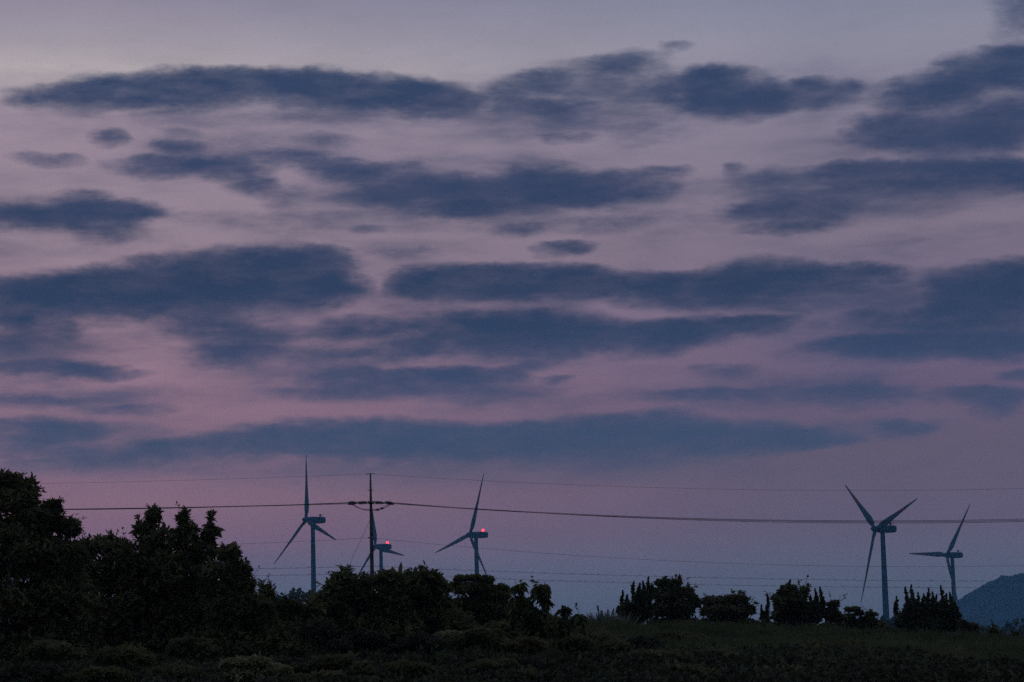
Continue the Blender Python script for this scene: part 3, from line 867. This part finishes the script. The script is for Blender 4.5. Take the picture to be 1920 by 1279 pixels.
def noise(vec, scale, detail, rough=.55, dist=0.0):
    n = N.new('ShaderNodeTexNoise')
    n.inputs['Scale'].default_value = scale; n.inputs['Detail'].default_value = detail
    n.inputs['Roughness'].default_value = rough; n.inputs['Distortion'].default_value = dist
    LK.new(vec, n.inputs['Vector'])
    return n


def mixc(f, a, b):
    n = N.new('ShaderNodeMix'); n.data_type = 'RGBA'
    if isinstance(f, (int, float)): n.inputs[0].default_value = f
    else: LK.new(f, n.inputs[0])
    for i, v in ((6, a), (7, b)):
        if isinstance(v, tuple): n.inputs[i].default_value = (*v, 1)
        else: LK.new(v, n.inputs[i])
    return n.outputs[2]


def ramp(fac, stops):
    n = N.new('ShaderNodeValToRGB')
    cr = n.color_ramp
    stops = sorted(stops)
    cr.elements[0].position, cr.elements[0].color = stops[0][0], (*stops[0][1], 1)
    cr.elements[1].position, cr.elements[1].color = stops[-1][0], (*stops[-1][1], 1)
    for p, c in stops[1:-1]:
        e = cr.elements.new(p); e.color = (*c, 1)
    LK.new(fac, n.inputs['Fac'])
    return n.outputs['Color']


tc = N.new('ShaderNodeTexCoord')
sx = N.new('ShaderNodeSeparateXYZ'); LK.new(tc.outputs['Generated'], sx.inputs[0])
dx, dy, dz = sx.outputs
u = math_('MULTIPLY', math_('ARCTAN2', dx, dy), FPX)
v = math_('MULTIPLY', math_('ARCSINE', dz), FPX)
cb = N.new('ShaderNodeCombineXYZ'); LK.new(u, cb.inputs[0]); LK.new(v, cb.inputs[1]); cb.inputs[2].default_value = 1.0
uv = cb.outputs[0]


def sky_uv(px, py):
    d = ray(px, py)
    return math.atan2(d[0], d[1]) * FPX, math.asin(d[2]) * FPX


# wind-torn edges: warp the sky coordinates before placing the cloud banks
wp = vmath('MULTIPLY', uv, (0.0055, 0.0135, 0))
nw = noise(wp, 1.0, 4.0, .55)
off = vmath('MULTIPLY', vmath('SUBTRACT', nw.outputs['Color'], (.5, .5, .5)), (120, 30, 0))
wp2 = vmath('MULTIPLY', uv, (0.022, 0.042, 0))
nw2 = noise(wp2, 1.0, 5.0, .62)
off2 = vmath('MULTIPLY', vmath('SUBTRACT', nw2.outputs['Color'], (.5, .5, .5)), (36, 17, 0))
uvw = vmath('ADD', vmath('ADD', uv, off), off2)

# cloud banks: (px, py, half width, half height up, half height down, thickness)
CL = [
 # first row
 (110,172,95,20,20,.9),(240,162,140,26,30,1.1),(390,150,130,30,34,1.25),(520,154,120,30,30,1.25),(600,152,60,32,34,1.1),(690,163,110,30,32,1.15),(790,174,85,26,30,1.05),(855,186,55,16,22,.9),
 (300,192,200,9,18,.22),(650,192,170,9,18,.25),
 (1015,145,75,18,18,.75),(1010,168,95,20,28,.45),(1050,195,70,16,22,.6),(935,172,60,30,30,.4),
 (1180,108,80,14,22,.33),(1262,84,40,9,10,.26),(1120,120,90,15,22,.28),(1190,150,120,36,40,.33),
 (1330,148,60,26,36,1.0),(1375,165,90,40,40,1.1),(1440,184,58,28,26,1.0),(1320,190,80,14,20,.7),(1280,165,70,30,35,.45),
 (1515,155,40,15,18,.5),(1580,165,50,18,22,.42),(1530,190,40,12,14,.33),
 (1735,168,100,36,36,1.15),(1830,130,80,38,40,.9),(1905,120,65,42,48,1.05),(1910,90,60,10,14,.6),(1760,236,150,24,34,1.0),(1885,222,110,42,44,1.15),(1655,228,60,20,30,.6),(1950,5,90,50,60,.45),
 # second row
 (205,255,46,15,16,.7),(355,245,44,10,12,.25),(340,272,50,12,14,.5),(600,260,75,14,16,.28),(95,300,78,13,13,.5),
 (295,305,85,18,20,.9),(400,308,80,18,20,.85),(462,326,50,14,22,.5),(490,345,36,12,18,.4),(530,290,95,12,20,.55),(640,310,90,16,22,.8),(735,315,90,16,22,.75),
 (840,345,135,28,36,.8),(700,360,75,20,20,.55),(880,385,95,12,18,.6),(1010,340,100,38,36,1.2),(1125,350,105,32,30,1.1),(1240,320,60,12,18,.55),(1235,355,50,15,18,.45),(540,365,45,20,32,.22),
 (1070,258,52,8,10,.42),(1200,240,120,22,24,.22),(1380,318,30,12,13,.42),(1445,340,75,28,38,.33),
 (1590,318,90,20,26,1.1),(1710,320,120,20,24,1.0),(1840,312,100,20,24,1.15),(1930,320,80,22,26,1.05),(1650,346,210,9,18,.24),
 (1430,395,85,20,18,.55),(1470,425,90,10,12,.6),(1540,390,90,24,26,.42),
 (50,400,110,22,24,.75),(160,376,60,26,24,.6),(235,392,88,20,22,1.1),(140,402,110,18,20,.85),(200,430,85,10,20,.42),
 (690,423,46,7,9,.28),(980,425,52,10,14,.4),(1060,464,60,12,13,.68),(1130,420,110,18,18,.22),(770,470,75,12,14,.25),(500,408,260,16,18,.16),
 # third row
 (480,500,190,46,60,1.3),(330,522,190,40,48,1.25),(170,536,200,34,46,1.2),(30,545,150,28,40,1.15),(600,500,86,40,56,1.15),(560,546,140,18,22,.6),(230,574,130,9,16,.42),
 (25,610,65,30,34,.8),(120,615,60,20,24,.5),
 (850,520,130,28,32,.95),(770,530,60,24,24,.85),(980,510,120,22,38,1.05),(1090,520,80,25,34,1.05),(1200,530,90,24,30,1.1),(1310,530,110,24,34,1.15),(1430,515,110,36,34,1.15),(1560,514,130,22,22,1.0),(1665,508,60,12,14,.6),
 (1775,520,60,24,40,.55),(1885,525,110,42,56,1.3),(1815,552,100,30,36,1.0),
 # fourth row
 (880,610,160,36,46,1.15),(1020,615,150,42,46,1.25),(1180,620,140,26,34,1.15),(1310,608,120,20,28,1.05),(1420,604,80,16,18,1.0),(660,612,95,20,18,.7),
 (430,656,90,20,24,.62),(380,608,80,20,24,.33),(470,620,85,20,24,.36),(650,660,105,10,15,.4),(760,650,60,20,20,.6),
 (1690,588,120,18,30,.42),(1830,600,130,30,36,.5),(1640,640,125,16,20,.95),(1760,642,160,18,25,1.05),(1890,640,120,20,28,1.05),
 # fifth row
 (80,688,150,14,22,.5),(160,690,72,14,14,.66),(225,700,60,8,10,.45),
 (750,705,170,18,28,.75),(900,705,110,20,20,.88),(640,700,80,22,26,.38),(600,735,95,9,14,.35),(985,690,50,12,12,.4),(1045,713,32,8,9,.4),
 (1350,690,80,9,15,.35),(1290,735,115,9,14,.38),(1400,730,85,9,12,.45),(1600,735,115,16,22,.6),(1850,735,120,13,15,.82),(1880,762,42,14,18,.6),(1700,795,62,14,16,.68),(1915,700,42,10,12,.6),
 (90,750,135,12,14,.33),(230,768,115,8,11,.33),(80,800,135,20,26,.65),(60,850,140,24,30,.38),
 # sixth row, the long low bank
 (330,836,130,20,22,.8),(480,822,130,28,28,.95),(640,812,150,32,38,1.1),(800,815,150,32,44,1.15),(960,820,150,32,40,1.15),(1100,815,130,36,44,1.15),(1230,805,130,38,48,1.15),(1370,812,120,30,34,1.05),(1480,822,100,20,18,.95),(1565,828,62,12,10,.75),
 (260,866,170,16,22,.3),(650,884,220,16,24,.2),
]
# thin veils between the banks
VEIL = [
 (1170,190,210,60,75,.34),(1000,215,160,30,60,.35),(740,362,260,46,60,.55),(450,285,220,40,44,.42),(1450,360,160,60,60,.24),(1700,365,300,26,44,.4),(400,600,190,40,60,.45),(560,650,280,40,60,.5),
 (1690,560,220,50,70,.42),(90,650,230,40,50,.5),(120,755,260,46,60,.42),(110,830,240,32,50,.34),(1500,730,460,28,34,.3),(770,735,320,22,34,.34),(250,196,330,18,34,.3),(720,205,260,16,30,.3),(1760,260,280,40,60,.45),(1530,180,170,46,60,.28),(100,405,250,46,60,.45),
 (1090,375,290,50,60,.5),(900,548,330,24,36,.5),(1500,550,330,24,36,.5),(1720,625,280,50,60,.5),(560,222,380,14,26,.26),(1000,735,240,20,28,.3),(1150,420,300,24,34,.22),(300,860,320,24,40,.12),(1100,880,480,22,44,.26),(960,300,260,20,26,.2),(620,430,240,16,26,.16),(1800,440,220,24,34,.22),(1600,800,260,24,34,.2),(820,455,200,16,22,.2),
]
# general thin streaks between the banks


def banks(lst, kx, ku, kd, gain, p):
    """sum of soft lens-shaped banks over the sky coordinates, with crisp tops and trailing undersides."""
    acc = None
    for px, py, rx, ru, rd, t in lst:
        cu, cv = sky_uv(px, py)
        rx, ru, rd = rx * kx, ru * ku, rd * kd
        a = vmath('MULTIPLY_ADD', uvw, (1 / rx, 1 / ru, 0), (-cu / rx, -cv / ru, 0))
        b = vmath('MULTIPLY_ADD', uvw, (1 / rx, -1 / rd, 0), (-cu / rx, cv / rd, 0))
        d = vmath('MAXIMUM', a, b)
        q = math_('SUBTRACT', 1.0, vmath('DOT_PRODUCT', d, d), clamp=True)      # 1 at the heart, 0 at the rim
        acc = math_('MULTIPLY_ADD', q, math_('MULTIPLY', q, gain * t ** p), acc if acc is not None else 0.0)
    return acc


acc = banks(CL, 1.28, 1.20, 1.95, 1.5, .95)
vacc = banks(VEIL, 1.25, 1.2, 1.5, 1.0, 1.0)
nfc = math_('SUBTRACT', noise(vmath('MULTIPLY', uv, (0.0078, 0.0260, 0)), 1.0, 8.0, .64).outputs['Fac'], .5)
nff = math_('SUBTRACT', noise(vmath('MULTIPLY', uv, (0.024, 0.060, 5.1)), 1.0, 4.0, .6).outputs['Fac'], .5)
veil = math_('SUBTRACT', noise(vmath('MULTIPLY', uv, (0.0032, 0.0150, 3.3)), 1.0, 7.0, .6).outputs['Fac'], .5)
# billows eat into the rims and thin the hearts
m07 = math_('MINIMUM', acc, 0.7)
field = math_('ADD', acc, math_('MULTIPLY', nfc, math_('ADD', math_('MULTIPLY', m07, 2.5), 0.12)))
field = math_('ADD', field, math_('MULTIPLY', nff, math_('MULTIPLY', m07, 1.6)))
core = math_('SUBTRACT', 1.02, math_('POWER', 2.71828, math_('MULTIPLY', math_('MAXIMUM', math_('ADD', field, -.02), 0.0), -1.85)), clamp=True)
core = math_('MULTIPLY', core, mrange(nfc, -.2, .2, .88, 1.06), clamp=True)
# streaky veils, never as dark as the banks
vf = math_('ADD', math_('MINIMUM', vacc, 0.85), math_('MULTIPLY', veil, math_('ADD', math_('MULTIPLY', math_('MINIMUM', vacc, .6), 2.4), .95)))
vf = math_('ADD', vf, math_('MULTIPLY', nfc, .30))
vd = math_('MULTIPLY', math_('MULTIPLY', mrange(vf, -0.12, 0.62, 0, 1, True), 0.74), mrange(v, 1150, 1060, 0.25, 1.0, True))
dens = math_('SUBTRACT', 1.0, math_('MULTIPLY', math_('SUBTRACT', 1.0, core), math_('SUBTRACT', 1.0, vd)))
# nothing but clear air close to the horizon
DENS_ = 1.0
dens = math_('MULTIPLY', math_('MULTIPLY', dens, DENS_), mrange(v, 230, 380, 0.0, 1.0, True))

V0, V1 = -60.0, 1330.0
fv = mrange(v, V0, V1)
def vp(row): return (1215 - row - V0) / (V1 - V0)
SKY_L = [(1275,(52,66,92)),(1215,(62,80,110)),(1114,(78,90,118)),(1064,(90,92,121)),(1000,(114,94,120)),(930,(127,101,122)),(870,(122,100,123)),(744,(144,114,133)),(600,(146,121,139)),(434,(148,131,146)),(220,(154,138,154)),(134,(178,168,173)),(80,(161,153,165)),(20,(147,140,158)),(-100,(110,112,138))]
SKY_R = [(1275,(50,64,90)),(1215,(62,80,108)),(1114,(77,88,114)),(1064,(85,89,116)),(1000,(90,86,113)),(904,(94,87,112)),(864,(94,87,111)),(760,(102,90,118)),(600,(111,101,127)),(444,(127,116,135)),(250,(131,124,144)),(104,(140,139,158)),(20,(130,134,156)),(-100,(100,106,134))]
CLD = [(1215,(60,76,106)),(900,(62,77,107)),(819,(58,76,107)),(720,(58,73,106)),(620,(47,65,97)),(510,(45,62,93)),(300,(54,68,101)),(150,(52,68,100)),(20,(60,74,108))]


def above_haze(row, c):
    """radiance the sky needs above the haze layer so that, seen through it, it shows the dusk colour c."""
    el = max((1215 - row) / FPX, 1e-3)
    T = math.exp(-HAZE_D * min(4900, 148 / math.sin(el)))
    return tuple(max(.004, (a - (1 - T) * b) / T) for a, b in zip(lin(c), (.0135, .054, .145)))


left = ramp(fv, [(vp(r), above_haze(r, c)) for r, c in SKY_L])
right = ramp(fv, [(vp(r), above_haze(r, c)) for r, c in SKY_R])
cloud = ramp(fv, [(vp(r), above_haze(r, c)) for r, c in CLD])
clear = mixc(mrange(u, -760, 560, 0, 1), left, right)
seen = mixc(dens, clear, cloud)
# fine unevenness of the air
nm = noise(vmath('MULTIPLY', uv, (0.004, 0.009, 1)), 1.0, 6, .6)
seen = mixc(1.0, seen, seen)
vm = N.new('ShaderNodeVectorMath'); vm.operation = 'SCALE'
LK.new(seen, vm.inputs[0]); LK.new(mrange(nm.outputs['Fac'], .25, .75, .955, 1.045), vm.inputs['Scale'])
# the unseen rest of the dome: bluish dusk raised to fill the foliage, dimmer behind
high = mixc(mrange(v, 1300, 5200, 0, 1, True), vm.outputs[0], (.40, .41, .54))
dome = mixc(mrange(dy, -0.35, 0.90, 0, 1, True), (.150, .200, .285), high)
LK.new(dome, bg.inputs['Color'])
bg.inputs['Strength'].default_value = 1.0
w.cycles.sampling_method = 'MANUAL'
w.cycles.sample_map_resolution = 512

sc = bpy.context.scene
sc.view_settings.view_transform = 'Standard'
sc.view_settings.look = 'None'
sc.view_settings.exposure = 0
sc.view_settings.gamma = 1
sc.cycles.use_denoising = False
sc.cycles.use_adaptive_sampling = True
sc.cycles.adaptive_threshold = 0.028
sc.cycles.adaptive_min_samples = 36
sc.cycles.max_bounces = 5
sc.cycles.volume_bounces = 1
sc.cycles.transparent_max_bounces = 12
